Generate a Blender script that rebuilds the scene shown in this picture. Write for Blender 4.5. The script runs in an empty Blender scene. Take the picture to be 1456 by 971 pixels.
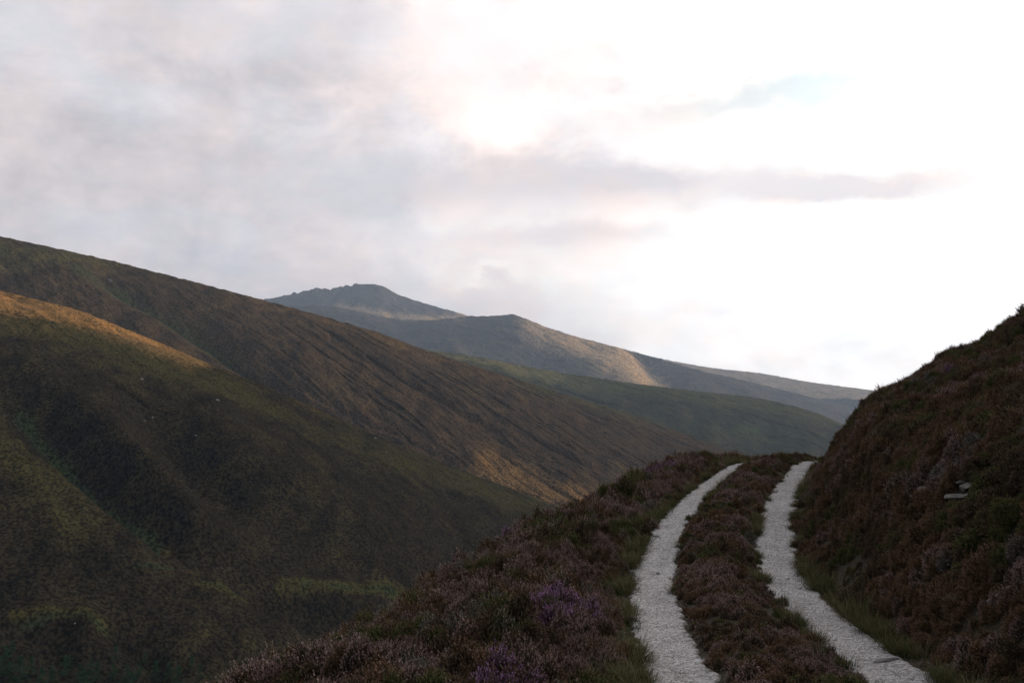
import bpy, bmesh, math, random
import numpy as np
from mathutils import Vector, Matrix, noise as mnoise

random.seed(7); rng = np.random.default_rng(11)
sc = bpy.context.scene
COL = sc.collection
R = math.radians

# ------------------------------------------------------------------ camera
F = 1415.0                      # focal length in photo pixels (1456 wide)
YH = 580.0                      # eye level row
PITCH = math.atan((YH - 485.5) / F)
cam_d = bpy.data.cameras.new('camera'); cam = bpy.data.objects.new('camera', cam_d); COL.objects.link(cam)
cam_d.sensor_width = 36; cam_d.lens = 36 * F / 1456
cam_d.clip_start = 0.1; cam_d.clip_end = 60000
cam.location = (0, 0, 0); cam.rotation_euler = (math.pi / 2 + PITCH, 0, 0)
sc.camera = cam

# ------------------------------------------------------------------ light
SUN_AZ = 64.0     # degrees clockwise from the view direction (+Y)
SUN_EL = 6.0
sun_d = bpy.data.lights.new('sun', 'SUN'); sun = bpy.data.objects.new('sun', sun_d); COL.objects.link(sun)
sun_d.energy = 5.0; sun_d.angle = R(0.6); sun_d.color = (1.0, 0.62, 0.34)
sdir = Vector((math.sin(R(SUN_AZ)) * math.cos(R(SUN_EL)), math.cos(R(SUN_AZ)) * math.cos(R(SUN_EL)), math.sin(R(SUN_EL))))
sun.rotation_euler = (-sdir).to_track_quat('-Z', 'Y').to_euler()
sun.location = (200, 100, 300)

sc.view_settings.view_transform = 'Standard'; sc.view_settings.look = 'None'
sc.view_settings.gamma = 1; sc.view_settings.use_curve_mapping = False
sc.view_settings.exposure = 0.0
sc.cycles.use_denoising = True
sc.cycles.max_bounces = 5; sc.cycles.diffuse_bounces = 2; sc.cycles.glossy_bounces = 1
sc.cycles.transmission_bounces = 2; sc.cycles.volume_bounces = 0; sc.cycles.transparent_max_bounces = 4
sc.cycles.sample_clamp_indirect = 4

# ------------------------------------------------------------------ node helper
class S:
    """socket wrapper with arithmetic"""
    def __init__(s, nt, v): s.nt = nt; s.v = v
    def _m(s, op, *a, clamp=False):
        n = s.nt.nodes.new('ShaderNodeMath'); n.operation = op; n.use_clamp = clamp
        for i, x in enumerate((s,) + a): link(s.nt, x, n.inputs[i])
        return S(s.nt, n.outputs[0])
    def __add__(s, o): return s._m('ADD', o)
    __radd__ = __add__
    def __sub__(s, o): return s._m('SUBTRACT', o)
    def __rsub__(s, o): return (s * -1.0) + o
    def __mul__(s, o): return s._m('MULTIPLY', o)
    __rmul__ = __mul__
    def __truediv__(s, o): return s._m('DIVIDE', o)
    def pow(s, o): return s._m('POWER', o)
    def clamp(s): return s._m('ADD', 0.0, clamp=True)
    def exp(s): return s._m('EXPONENT')
    def step(s, a, b):
        n = s.nt.nodes.new('ShaderNodeMapRange'); n.interpolation_type = 'SMOOTHSTEP'
        link(s.nt, s, n.inputs[0]); link(s.nt, a, n.inputs[1]); link(s.nt, b, n.inputs[2])
        return S(s.nt, n.outputs[0])
def link(nt, x, inp):
    if isinstance(x, S): x = x.v
    if isinstance(x, bpy.types.NodeSocket): nt.links.new(x, inp)
    elif isinstance(x, (tuple, list)):
        inp.default_value = (tuple(x) + (1.0,))[:len(inp.default_value)] if len(inp.default_value) == 4 else x
    else: inp.default_value = x
def mix(nt, f, a, b, mode='MIX'):
    n = nt.nodes.new('ShaderNodeMix'); n.data_type = 'RGBA'; n.blend_type = mode
    link(nt, f, n.inputs[0]); link(nt, a, n.inputs[6]); link(nt, b, n.inputs[7])
    return S(nt, n.outputs[2])
def noise(nt, vec, scale, detail=4, rough=0.55, dist=0.0):
    n = nt.nodes.new('ShaderNodeTexNoise')
    if vec is not None: link(nt, vec, n.inputs['Vector'])
    n.inputs['Scale'].default_value = scale; n.inputs['Detail'].default_value = detail
    n.inputs['Roughness'].default_value = rough; n.inputs['Distortion'].default_value = dist
    return S(nt, n.outputs[0])
def mapping(nt, vec, loc=(0, 0, 0), rot=(0, 0, 0), scale=(1, 1, 1)):
    n = nt.nodes.new('ShaderNodeMapping'); link(nt, vec, n.inputs[0])
    n.inputs[1].default_value = loc; n.inputs[2].default_value = rot; n.inputs[3].default_value = scale
    return S(nt, n.outputs[0])
def combine(nt, x, y, z):
    n = nt.nodes.new('ShaderNodeCombineXYZ')
    for i, q in enumerate((x, y, z)): link(nt, q, n.inputs[i])
    return S(nt, n.outputs[0])

# ------------------------------------------------------------------ world: Nishita sky with a broken cloud deck
def build_world():
    w = bpy.data.worlds.new('World'); sc.world = w; w.use_nodes = True
    nt = w.node_tree; nt.nodes.clear()
    out = nt.nodes.new('ShaderNodeOutputWorld'); bg = nt.nodes.new('ShaderNodeBackground')
    nt.links.new(bg.outputs[0], out.inputs[0]); bg.inputs[1].default_value = 0.1
    sky = nt.nodes.new('ShaderNodeTexSky'); sky.sky_type = 'NISHITA'; sky.sun_disc = False
    sky.sun_elevation = R(SUN_EL); sky.sun_rotation = R(SUN_AZ)
    sky.air_density = 1.0; sky.dust_density = 1.6; sky.ozone_density = 1.0
    tc = nt.nodes.new('ShaderNodeTexCoord'); sp = nt.nodes.new('ShaderNodeSeparateXYZ')
    nt.links.new(tc.outputs['Generated'], sp.inputs[0])
    x, y, z = (S(nt, sp.outputs[i]) for i in range(3))
    az = x._m('ARCTAN2', y) * 57.2958          # degrees right of +Y
    el = z._m('ARCSINE') * 57.2958             # degrees above the horizon
    uv = combine(nt, az * 0.06, el * 0.085, 0.0)
    big = noise(nt, mapping(nt, uv, (3.1, 1.7, 0), (0, 0, 0.12)), 1.3, 7, 0.55, 0.25)
    med = noise(nt, mapping(nt, uv, (7.7, 4.2, 0), (0, 0, -0.25)), 3.1, 6, 0.6, 0.35)
    uvs = combine(nt, az * 0.02, el * 0.16, 2.0)
    strk = noise(nt, mapping(nt, uvs, (1.2, 0.4, 0), (0, 0, 0.05)), 3.4, 5, 0.55, 0.5)
    wob = (med - 0.5)
    wx = (noise(nt, mapping(nt, uv, (0, 9, 0)), 2.3, 4) - 0.5)
    wf = (noise(nt, mapping(nt, uv, (5, 2, 0)), 9.0, 4, 0.6) - 0.5)
    def blob(a0, e0, sa, se, tilt=0.0, rag=1.0):
        """soft ragged patch centred at azimuth a0 and elevation e0"""
        da = az - a0; de = el - e0 - da * tilt + wob * (5.5 * rag) * 0.5 + wf * (1.6 * rag)
        da = da + wx * (7 * rag)
        q = (da / sa).pow(2.0) if False else (da / sa) * (da / sa)
        p = (de / se) * (de / se)
        return ((q + p) * -1.0).exp()
    A = lambda px: math.degrees(math.atan((px - 728) / F))
    E = lambda py: math.degrees((YH - py) / F)
    # radiance of the cloud deck: brighter towards the sun's side of the sky
    dot = x * sdir.x + y * sdir.y + z * sdir.z
    glow = (dot * 0.5 + 0.5).pow(5.0)                       # broad
    infront = az.step(-75.0, -20.0) * (1.0 - az.step(70.0, 140.0))
    lum = 0.30 + glow * 0.25 + infront * 0.30
    lum = lum + az.step(A(380), A(800)) * infront * 0.17 + az.step(A(700), A(1300)) * infront * 0.34
    lum = lum * (1.0 + ((big - 0.5) * 0.46 + (med - 0.5) * 0.66 + (strk - 0.5) * 0.16 + wf * 0.24))
    lum = lum + blob(A(700), E(178), 5.0, 2.4, 0.0, 1.6) * 0.10 + blob(A(680), E(180), 2.2, 1.2, 0.0, 1.2) * 0.05 + blob(A(800), E(40), 8, 2.6, 0.0, 0.9) * 0.05
    lum = lum + blob(A(690), E(390), 1.5, 0.35, 0.1, 1.6) * 0.16
    lum = lum + blob(A(1250), E(440), 20, 4.2, -0.05, 0.5) * 0.35
    def toward(l, m, v): return l + (m.clamp()) * (v - l)
    lum = toward(lum, blob(A(880), E(258), 8.5, 1.25, -0.04, 0.75) * 1.15, 0.68)
    lum = toward(lum, blob(A(1190), E(284), 8.6, 0.85, -0.01, 0.8) * 1.25, 0.78)
    lum = toward(lum, blob(A(560), E(268), 9.0, 1.3, 0.02, 0.9) * 0.7, 0.60)
    lum = toward(lum, blob(A(800), E(335), 7.5, 0.8, 0.02, 0.9) * 0.85, 0.74)
    lum = toward(lum, blob(A(330), E(60), 11, 1.8, 0.05, 1.0) * 0.5, 0.60)
    lum = toward(lum, blob(A(640), E(430), 9, 1.6, 0.0, 0.8) * 0.6, 0.72)
    lum = toward(lum, blob(A(740), E(65), 6, 2.2, 0.0, 0.9) * 0.5, 0.84)
    tn = noise(nt, mapping(nt, uv, (11, 6, 0)), 2.6, 5, 0.6, 0.3).step(0.35, 0.68)
    g = nt.nodes.new('ShaderNodeValToRGB'); link(nt, lum, g.inputs[0])
    r = g.color_ramp; r.elements[0].position = 0.0; r.elements[0].color = (0.80, 0.92, 1.0, 1)
    r.elements[1].position = 1.0; r.elements[1].color = (1.0, 0.985, 0.965, 1)
    for p_, c_ in ((0.40, (0.86, 0.90, 1.0)), (0.62, (0.965, 0.94, 0.985)), (0.80, (1.03, 0.965, 0.96))):
        e = r.elements.new(p_); e.color = (*c_, 1)
    tint = mix(nt, 1.0, S(nt, g.outputs[0]), mix(nt, tn, (0.985, 0.99, 1.0), (1.08, 0.99, 0.94)), 'MULTIPLY')
    lv = lum * 13.6
    cloud = mix(nt, 1.0, tint, combine(nt, lv, lv, lv), 'MULTIPLY')
    # clear gaps, upper right, where the pale blue sky shows
    gap = blob(A(1440), E(30), 4.0, 1.4, 0.10, 1.2) + blob(A(1330), E(110), 5.5, 1.2, 0.16, 1.3) + blob(A(1130), E(160), 7, 1.1, 0.05, 1.3) * 0.8
    gap = (gap + (az.step(27.0, 60.0) * (big.step(0.5, 0.6))) * 0.6 + el.step(26.0, 50.0) * big.step(0.42, 0.6) * 0.8
           + (az._m('ABSOLUTE')).step(60.0, 130.0) * big.step(0.4, 0.6) * 0.8 ).clamp()
    clear = mix(nt, 0.4, S(nt, sky.outputs[0]), (8.5, 9.6, 10.2), 'MIX')
    # the in-frame gaps are brighter because they sit beside the sun
    near = (dot * 0.5 + 0.5).pow(4.0).step(0.25, 0.6)
    clear = mix(nt, near, S(nt, sky.outputs[0]), (11.2, 12.8, 13.3))
    col = mix(nt, gap * 0.85, cloud, clear)
    # below the horizon: dull ground tone
    col = mix(nt, el.step(-1.0, -6.0), col, (0.35, 0.34, 0.33))
    nt.links.new(col.v, bg.inputs[0])
    w.cycles.sampling_method = 'MANUAL'; w.cycles.sample_map_resolution = 512
build_world()

# ------------------------------------------------------------------ small utilities
def tag(o, label=None, cat=None, group=None, kind=None):
    if label: o['label'] = label
    if cat: o['category'] = cat
    if group: o['group'] = group
    if kind: o['kind'] = kind
    return o
def mesh_obj(name, V, Fc, mat=None, smooth=True, parent=None, link_it=True):
    me = bpy.data.meshes.new(name)
    V = np.asarray(V, dtype=np.float32); Fc = np.asarray(Fc, dtype=np.int32)
    n = Fc.shape[1]
    me.vertices.add(len(V)); me.vertices.foreach_set('co', V.ravel())
    me.loops.add(Fc.size); me.loops.foreach_set('vertex_index', Fc.ravel())
    me.polygons.add(len(Fc)); me.polygons.foreach_set('loop_start', np.arange(0, Fc.size, n, dtype=np.int32))
    me.update(calc_edges=True)
    if smooth: me.polygons.foreach_set('use_smooth', np.ones(len(Fc), dtype=bool))
    if mat: me.materials.append(mat)
    o = bpy.data.objects.new(name, me)
    if link_it: COL.objects.link(o)
    if parent: o.parent = parent
    return o
def add_attr(o, name, arr):
    arr = np.asarray(arr, dtype=np.float32)
    if arr.ndim == 1:
        a = o.data.attributes.new(name, 'FLOAT', 'POINT'); a.data.foreach_set('value', arr)
    else:
        a = o.data.attributes.new(name, 'FLOAT_VECTOR', 'POINT'); a.data.foreach_set('vector', arr.ravel())
def grid_faces(nu, nv):
    i = np.arange(nu * nv).reshape(nu, nv)
    return np.stack([i[:-1, :-1], i[1:, :-1], i[1:, 1:], i[:-1, 1:]], -1).reshape(-1, 4)

def _hash(ix, iy, seed):
    h = (ix.astype(np.int64) * 374761393 + iy.astype(np.int64) * 668265263 + seed * 1442695041) & 0xFFFFFFFF
    h = ((h ^ (h >> 13)) * 1274126177) & 0xFFFFFFFF
    h = (h ^ (h >> 16)) & 0xFFFFFFFF
    return h / 4294967295.0
def vnoise(x, y, seed=0):
    ix = np.floor(x); iy = np.floor(y); fx = x - ix; fy = y - iy
    def gdot(dx, dy):
        a = _hash(ix + dx, iy + dy, seed) * 2 * np.pi
        return np.cos(a) * (fx - dx) + np.sin(a) * (fy - dy)
    u = fx ** 3 * (fx * (fx * 6 - 15) + 10); v = fy ** 3 * (fy * (fy * 6 - 15) + 10)
    n = (gdot(0, 0) * (1 - u) + gdot(1, 0) * u) * (1 - v) + (gdot(0, 1) * (1 - u) + gdot(1, 1) * u) * v
    return n * 1.41
def tussock(x, y, seed=0):
    """domed cells: 1 at the middle of a bush, 0 in the gaps"""
    ix = np.floor(x); iy = np.floor(y); best = np.full(x.shape, 9.0)
    for i in (-1, 0, 1):
        for j in (-1, 0, 1):
            cx = ix + i + _hash(ix + i, iy + j, seed); cy = iy + j + _hash(ix + i, iy + j, seed + 5)
            r = 0.7 + 0.6 * _hash(ix + i, iy + j, seed + 11)
            best = np.minimum(best, ((x - cx) ** 2 + (y - cy) ** 2) / (r * r))
    return np.sqrt(np.clip(1 - best, 0, 1))
def fbm(x, y, octv=4, seed=0, gain=0.5):
    s = np.zeros_like(x, dtype=float); a = 1.0; f = 1.0
    for o in range(octv):
        s += a * vnoise(x * f + 17.3 * o, y * f - 9.1 * o, seed + o); a *= gain; f *= 2.03
    return s
def smooth_curve(pts, n=2000, sig=None):
    """1-D curve through (x, y) points, corners rounded"""
    p = np.array(sorted(pts), float)
    xs = np.linspace(p[0, 0], p[-1, 0], n); ys = np.interp(xs, p[:, 0], p[:, 1])
    if sig:
        k = max(1, int(sig / (xs[1] - xs[0]))); w = np.exp(-0.5 * (np.arange(-3 * k, 3 * k + 1) / k) ** 2); w /= w.sum()
        lo = 2 * ys[0] - ys[1:3 * k + 1][::-1]; hi = 2 * ys[-1] - ys[-3 * k - 1:-1][::-1]
        ys = np.convolve(np.concatenate([lo, ys, hi]), w, 'valid')
    return lambda q: np.interp(q, xs, ys)
def sstep(a, b, x):
    t = np.clip((x - a) / (b - a), 0, 1); return t * t * (3 - 2 * t)
def to_px(x, y, z):
    c, s = math.cos(PITCH), math.sin(PITCH)
    f = y * c + z * s; u = -y * s + z * c
    f = np.maximum(f, 0.01)
    return 728 + F * x / f, 485.5 - F * u / f
def slope_of(px, py):
    """world x/y and z/y of a photo pixel"""
    a = (px - 728) / F; b = (485.5 - py) / F
    c, s = math.cos(PITCH), math.sin(PITCH)
    fw = c - b * s; up = b * c + s
    return a / fw, up / fw
def seg_dist(px, py, poly):
    """distance in photo pixels to a polyline, plus signed side and position along it (0..1)"""
    best = np.full(px.shape, 1e9); side = np.zeros(px.shape); along = np.zeros(px.shape)
    L = len(poly) - 1
    for i in range(L):
        (x0, y0), (x1, y1) = poly[i], poly[i + 1]
        dx, dy = x1 - x0, y1 - y0; l2 = dx * dx + dy * dy
        t = np.clip(((px - x0) * dx + (py - y0) * dy) / l2, 0, 1)
        ex = px - x0 - t * dx; ey = py - y0 - t * dy; d = np.hypot(ex, ey)
        m = d < best; best = np.where(m, d, best)
        side = np.where(m, np.sign(dx * ey - dy * ex), side); along = np.where(m, (i + t) / L, along)
    return best, side, along

# ------------------------------------------------------------------ materials
def new_mat(name):
    m = bpy.data.materials.new(name); m.use_nodes = True
    nt = m.node_tree; b = nt.nodes['Principled BSDF']
    b.inputs['Specular IOR Level'].default_value = 0.15; b.inputs['Roughness'].default_value = 0.9
    return m, nt, b
def attr(nt, name, out='Fac'):
    n = nt.nodes.new('ShaderNodeAttribute'); n.attribute_name = name
    return S(nt, n.outputs[out])
def geo_pos(nt):
    return S(nt, nt.nodes.new('ShaderNodeNewGeometry').outputs['Position'])
def bump(nt, b, h, strength, dist):
    n = nt.nodes.new('ShaderNodeBump'); n.inputs['Strength'].default_value = strength; n.inputs['Distance'].default_value = dist
    link(nt, h, n.inputs['Height']); nt.links.new(n.outputs[0], b.inputs['Normal']); return n

def moor_material(name, heath, heath2, grass, green, dry_sunlit, s=1.0, bumpd=1.0, rot=-0.785, st_=0.38):
    """far moorland: heather broken by grass; vertex masks say where grass and green flushes grow and where parched sedge carries painted sunlight"""
    m, nt, b = new_mat(name)
    P = geo_pos(nt)
    st = mapping(nt, P, (0, 0, 0), (0, 0, rot), (1.0 * s, st_ * s, 0.6 * s))
    n_big = noise(nt, mapping(nt, P, scale=(s, s, s)), 0.012, 5, 0.6)
    n_mid = noise(nt, st, 0.075, 6, 0.62, 0.3)
    n_fine = noise(nt, st, 0.55, 4, 0.65)
    n_tuft = noise(nt, mapping(nt, P, scale=(s, s, 0.6 * s)), 0.95, 2, 0.5)
    c = mix(nt, n_mid.step(0.28, 0.72), heath, heath2)
    gm = (attr(nt, 'grass') + (n_big - 0.5) * 1.5 + (n_mid - 0.5) * 1.1).step(0.25, 0.95)
    c = mix(nt, gm * 0.8, c, grass)
    c = mix(nt, (attr(nt, 'dry_sunlit') + (n_mid - 0.5) * 1.0 + (n_fine - 0.5) * 0.6).step(0.1, 1.05), c, dry_sunlit)  # parched sedge tone, also painting sunlight along the masked bands
    c = mix(nt, (attr(nt, 'green') * 0.8 + (n_mid - 0.5) * 1.6 + (n_fine - 0.5) * 1.2).step(0.25, 1.0) * 0.85, c, green)
    # clumps against paler tips
    tip = (n_fine * 0.3 + n_tuft * 0.7).step(0.38, 0.62)
    v = tip * 1.25 + 0.38
    c = mix(nt, 1.0, c, combine(nt, v, v, v * 0.98), 'MULTIPLY')
    rock = (attr(nt, 'rock') + (n_fine - 0.5) * 1.6 + (n_mid - 0.5) * 1.0).step(0.55, 0.75)
    c = mix(nt, rock, c, (0.26, 0.25, 0.24))
    nt.links.new(c.v, b.inputs['Base Color'])
    bump(nt, b, n_fine * 0.4 + n_mid * 1.0, 0.5, 0.9 * bumpd / s)
    b.inputs['Roughness'].default_value = 1.0; b.inputs['Specular IOR Level'].default_value = 0.0
    return m

# ------------------------------------------------------------------ distant hills: each one a real height surface
class Hill: pass
def make_hill(name, px0, px1, nu, nv, ridge, dist, foot, q, mat, back, gullies=(), feats=None, rag=None,
              amp=(6, 60, 1.2, 7, 0.35, 2.2), nback=60, seed=0, extra=None, rsig=12, streak=None):
    """ridge: crest seen at photo pixels; dist: crest distance by pixel column; foot: (distance, height) by column"""
    pxs = np.linspace(px0, px1, nu)
    yr = smooth_curve(ridge, 3000, rsig)(pxs); dr = smooth_curve(dist, 2000, 60)(pxs)
    fr = smooth_curve([(a, b_) for a, b_, c_ in foot], 2000, 60)(pxs); fz = smooth_curve([(a, c_) for a, b_, c_ in foot], 2000, 60)(pxs)
    ax, zs = slope_of(pxs, yr)
    zr = zs * dr
    t = np.linspace(0, 1, nv)
    tt = np.concatenate([t, np.linspace(0, 1, nback + 1)[1:]])
    rr = np.concatenate([fr[:, None] + (dr - fr)[:, None] * t[None], dr[:, None] + back[0] * np.linspace(0, 1, nback + 1)[1:][None] ** 1.3], 1)
    g = 1 - (1 - t) ** q
    zf = fz[:, None] + (zr - fz)[:, None] * g[None]
    bt = np.linspace(0, 1, nback + 1)[1:] ** 1.3
    zb = zr[:, None] - back[1] * (bt ** 1.6)[None]
    Z = np.concatenate([zf, zb], 1)
    # settle every column so that its skyline, not its crest line, is where the photograph has it
    Z += ((zs - (Z / rr).max(1)) * dr)[:, None]
    X = ax[:, None] * rr; Y = rr
    h = Hill(); h.X, h.Y = X, Y
    px, py = to_px(X, Y, Z); h.bpx, h.bpy = px, py
    front = (np.arange(Z.shape[1]) < nv)[None] * np.ones_like(Z)
    mpp = rr / F
    for poly, wid, dep, kind in gullies:
        d, side, al = seg_dist(px, py, poly)
        fade = np.sin(np.clip(al * 0.9 + 0.08, 0, 1) * np.pi) ** 0.5
        w = wid * np.where(side > 0, 0.8, 1.25)
        prof = np.exp(-(d / w) ** 2) if kind == 's' else np.exp(-np.abs(d / w) ** 1.2)
        Z -= dep * fade * prof * front
    if extra is not None: Z += extra(px, py, X, Y) * 1.0
    a0, s0, a1, s1, a2, s2 = amp
    edge = 1.0
    Z += a0 * fbm(X / s0, Y / s0, 4, seed) * 0.6
    ca, sa = math.cos(0.785), math.sin(0.785)
    U = X * ca + Y * sa; W = -X * sa + Y * ca
    Z += a1 * fbm(U / s1, W / (s1 * 2.2), 3, seed + 9)
    lump = tussock(U / s2 + 0.4 * fbm(X / 9, Y / 9, 2, seed), W / (s2 * 1.5), seed + 19) + 0.5 * tussock(U / (s2 * .55), W / (s2 * .7), seed + 29)
    if streak:
        U2 = X * math.cos(1.05) + Y * math.sin(1.05); W2 = -X * math.sin(1.05) + Y * math.cos(1.05)
        Z -= streak[0] * sstep(0.10, 0.6, fbm(U2 / streak[1], W2 / (streak[1] * 16), 3, seed + 49)) * front * sstep(streak[2], streak[2] + 250, px) * (0.35 + 1.1 * sstep(-0.5, 0.6, fbm(X / 120, Y / 120, 3, seed + 59)))
    patch = sstep(-0.5, 0.4, fbm(X / (s2 * 22), Y / (s2 * 22), 3, seed + 39)) * 0.8 + 0.2
    Z += a2 * lump * patch
    h.lump = lump * patch
    # large scale waviness must not move the skyline much: settle again on the smoothed difference
    off = (zs - (Z / rr).max(1)) * dr
    k = max(3, nu // 60); ker = np.ones(k) / k
    offs = np.convolve(np.pad(off, k // 2, mode='edge'), ker, 'same')[k // 2:k // 2 + nu]
    Z += offs[:, None]
    if rag is not None:
        crest = np.exp(-((rr - dr[:, None]) / rag[0]) ** 2)
        x0, x1 = rag[1]; m = sstep(x0 - 30, x0, pxs) * (1 - sstep(x1, x1 + 25, pxs))
        Z += (crest * m[:, None]) * rag[2] * sstep(-0.5, 0.6, fbm(X / 260, Y / 900, 2, 78)) * (np.abs(fbm(X / rag[3], Y / rag[3], 4, 77)) - 0.25)
    h.Z = Z; h.px, h.py = to_px(X, Y, Z)
    o = mesh_obj(name, np.stack([X, Y, Z], -1).reshape(-1, 3), grid_faces(Z.shape[0], Z.shape[1])[:, ::-1][:, [0, 1, 2, 3]], mat)
    masks = feats(px, py, X, Y) if feats else {}
    for kx in ('grass', 'green', 'dry_sunlit', 'rock'):
        add_attr(o, kx, masks.get(kx, np.zeros_like(Z)).ravel())
    tag(o, kind='structure'); h.o = o
    return h
def on_hill(h, px, py):
    """the front-most surface point of a hill seen at a photo pixel"""
    d = (h.px - px) ** 2 + (h.py - py) ** 2
    near = d < 2.5 ** 2
    i = np.unravel_index(np.argmin(np.where(near, h.Y, 1e9)) if near.any() else np.argmin(d), d.shape)
    return Vector((h.X[i], h.Y[i], h.Z[i]))
def gauss(px, py, poly, w):
    d, s, a = seg_dist(px, py, poly); return np.exp(-(d / w) ** 2)

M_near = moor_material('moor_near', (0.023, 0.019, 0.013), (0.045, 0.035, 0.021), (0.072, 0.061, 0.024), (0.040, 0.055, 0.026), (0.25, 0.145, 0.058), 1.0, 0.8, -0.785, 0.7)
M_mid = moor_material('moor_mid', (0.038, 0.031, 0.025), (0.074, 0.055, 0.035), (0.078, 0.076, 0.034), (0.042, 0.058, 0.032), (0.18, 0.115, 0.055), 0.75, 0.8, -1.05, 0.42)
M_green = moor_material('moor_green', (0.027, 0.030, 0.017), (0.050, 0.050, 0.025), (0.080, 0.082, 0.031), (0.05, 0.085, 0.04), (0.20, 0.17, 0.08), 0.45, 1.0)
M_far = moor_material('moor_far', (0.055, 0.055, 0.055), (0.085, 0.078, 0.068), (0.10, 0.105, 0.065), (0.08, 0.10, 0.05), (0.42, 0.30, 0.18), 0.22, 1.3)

# near spur across the valley
def near_feats(px, py, X, Y):
    m = {}
    m['green'] = 1.1 * gauss(px, py, [(30, 560), (95, 625), (150, 690), (225, 755)], 11) \
        + 0.9 * gauss(px, py, [(30, 893), (90, 880), (150, 893)], 7) * 1 \
        + 0.9 * gauss(px, py, [(430, 818), (480, 824), (560, 828)], 5) + 0.8 * gauss(px, py, [(190, 815), (245, 808)], 4) \
        + 0.6 * gauss(px, py, [(290, 836), (350, 840)], 8)
    m['dry_sunlit'] = 0.95 * gauss(px, py, [(-60, 398), (0, 424), (110, 448), (200, 482), (280, 512)], 17) + 0.22 * gauss(px, py, [(280, 512), (380, 552), (460, 590)], 11)  # sunlit strip of the spur crest painted in warm sedge colour
    m['grass'] = 0.55 * gauss(px, py, [(0, 455), (120, 475), (240, 520), (360, 575), (470, 620), (640, 672), (760, 712)], 26) \
        + 0.5 * gauss(px, py, [(0, 620), (60, 690), (120, 760)], 40) + 0.25 + 1.0 * gauss(px, py, [(400, 817), (480, 823), (570, 828)], 8) + 0.9 * gauss(px, py, [(20, 880), (90, 878), (150, 890)], 9) + 0.8 * gauss(px, py, [(200, 745), (235, 765)], 6) + 0.7 * gauss(px, py, [(280, 836), (350, 842)], 8)
    m['rock'] = 0.02 + 0 * px
    return m
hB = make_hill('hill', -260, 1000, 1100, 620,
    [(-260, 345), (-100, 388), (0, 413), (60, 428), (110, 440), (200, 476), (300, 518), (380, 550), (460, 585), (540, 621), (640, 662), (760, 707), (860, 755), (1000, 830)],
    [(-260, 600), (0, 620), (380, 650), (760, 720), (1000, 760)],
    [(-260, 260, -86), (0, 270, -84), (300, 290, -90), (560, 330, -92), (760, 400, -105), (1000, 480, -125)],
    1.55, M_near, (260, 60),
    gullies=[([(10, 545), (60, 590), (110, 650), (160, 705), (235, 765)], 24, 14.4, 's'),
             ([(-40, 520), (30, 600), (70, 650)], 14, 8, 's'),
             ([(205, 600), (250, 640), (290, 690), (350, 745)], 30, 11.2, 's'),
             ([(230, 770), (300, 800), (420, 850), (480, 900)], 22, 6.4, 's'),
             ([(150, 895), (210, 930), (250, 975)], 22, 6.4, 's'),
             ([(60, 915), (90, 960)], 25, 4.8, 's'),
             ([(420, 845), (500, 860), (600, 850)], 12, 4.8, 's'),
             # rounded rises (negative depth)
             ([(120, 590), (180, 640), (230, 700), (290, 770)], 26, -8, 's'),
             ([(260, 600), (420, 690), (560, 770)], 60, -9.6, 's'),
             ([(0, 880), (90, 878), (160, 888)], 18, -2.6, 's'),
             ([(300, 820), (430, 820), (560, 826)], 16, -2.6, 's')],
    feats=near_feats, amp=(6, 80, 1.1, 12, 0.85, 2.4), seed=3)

# the big hill behind it
C_lines = [([(470, 478), (560, 530), (640, 575), (720, 625), (800, 668)], 4.2, 5.72, 's'),
           ([(520, 500), (600, 548), (690, 600), (760, 640)], 3, 3.08, 's'),
           ([(380, 500), (450, 545), (560, 600), (660, 650)], 3, 2.64, 's'),
           ([(640, 540), (720, 575), (830, 625), (900, 655)], 3.5, 3.52, 's'),
           ([(700, 590), (790, 640), (850, 670)], 3.5, 3.96, 's'),
           ([(560, 480), (640, 525), (740, 570), (860, 612)], 3, 2.64, 's'),
           ([(760, 560), (860, 600), (960, 640)], 3, 2.64, 's'),
           ([(700, 620), (760, 655), (800, 690)], 3, 3.52, 's')]
def big_feats(px, py, X, Y):
    m = {}
    m['green'] = 1.0 * gauss(px, py, [(110, 385), (160, 400), (230, 440), (300, 480), (360, 520), (400, 560), (470, 600)], 13)
    m['dry_sunlit'] = 0.8 * gauss(px, py, [(690, 655), (760, 690), (830, 715)], 22) + 0.35 * gauss(px, py, [(330, 415), (470, 455), (600, 500), (720, 540)], 14)  # low sunlit patch of the slope put into the colour
    m['grass'] = 0.15 + 0.5 * sstep(430, 350, py) * sstep(300, 100, px) + 0.4 * gauss(px, py, [(740, 545), (900, 590), (1000, 625)], 10)
    m['rock'] = 0.0 * px
    return m
hC = make_hill('hill', -260, 1260, 1300, 560,
    [(-260, 285), (-100, 314), (0, 336), (80, 353), (160, 371), (250, 394), (350, 420), (450, 447), (540, 473), (600, 496), (700, 528), (800, 560), (900, 590), (1010, 630), (1110, 672), (1260, 730)],
    [(-260, 960), (0, 1000), (350, 1080), (600, 1180), (800, 1280), (1010, 1380), (1260, 1480)],
    [(-260, 640, -40), (0, 660, -30), (380, 700, -40), (560, 720, -70), (760, 760, -98), (1000, 860, -120), (1260, 950, -130)],
    1.35, M_mid, (500, 120),
    gullies=[([(150, 396), (230, 436), (300, 474), (370, 522), (470, 577), (600, 637), (740, 692)], 20, 22, 'v'),
             ([(320, 500), (370, 530), (410, 560)], 12, 6, 's')] + C_lines,
    feats=big_feats, amp=(6, 140, 1.2, 12, 0.9, 3.2), seed=23, streak=(1.7, 13, 250))

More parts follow.
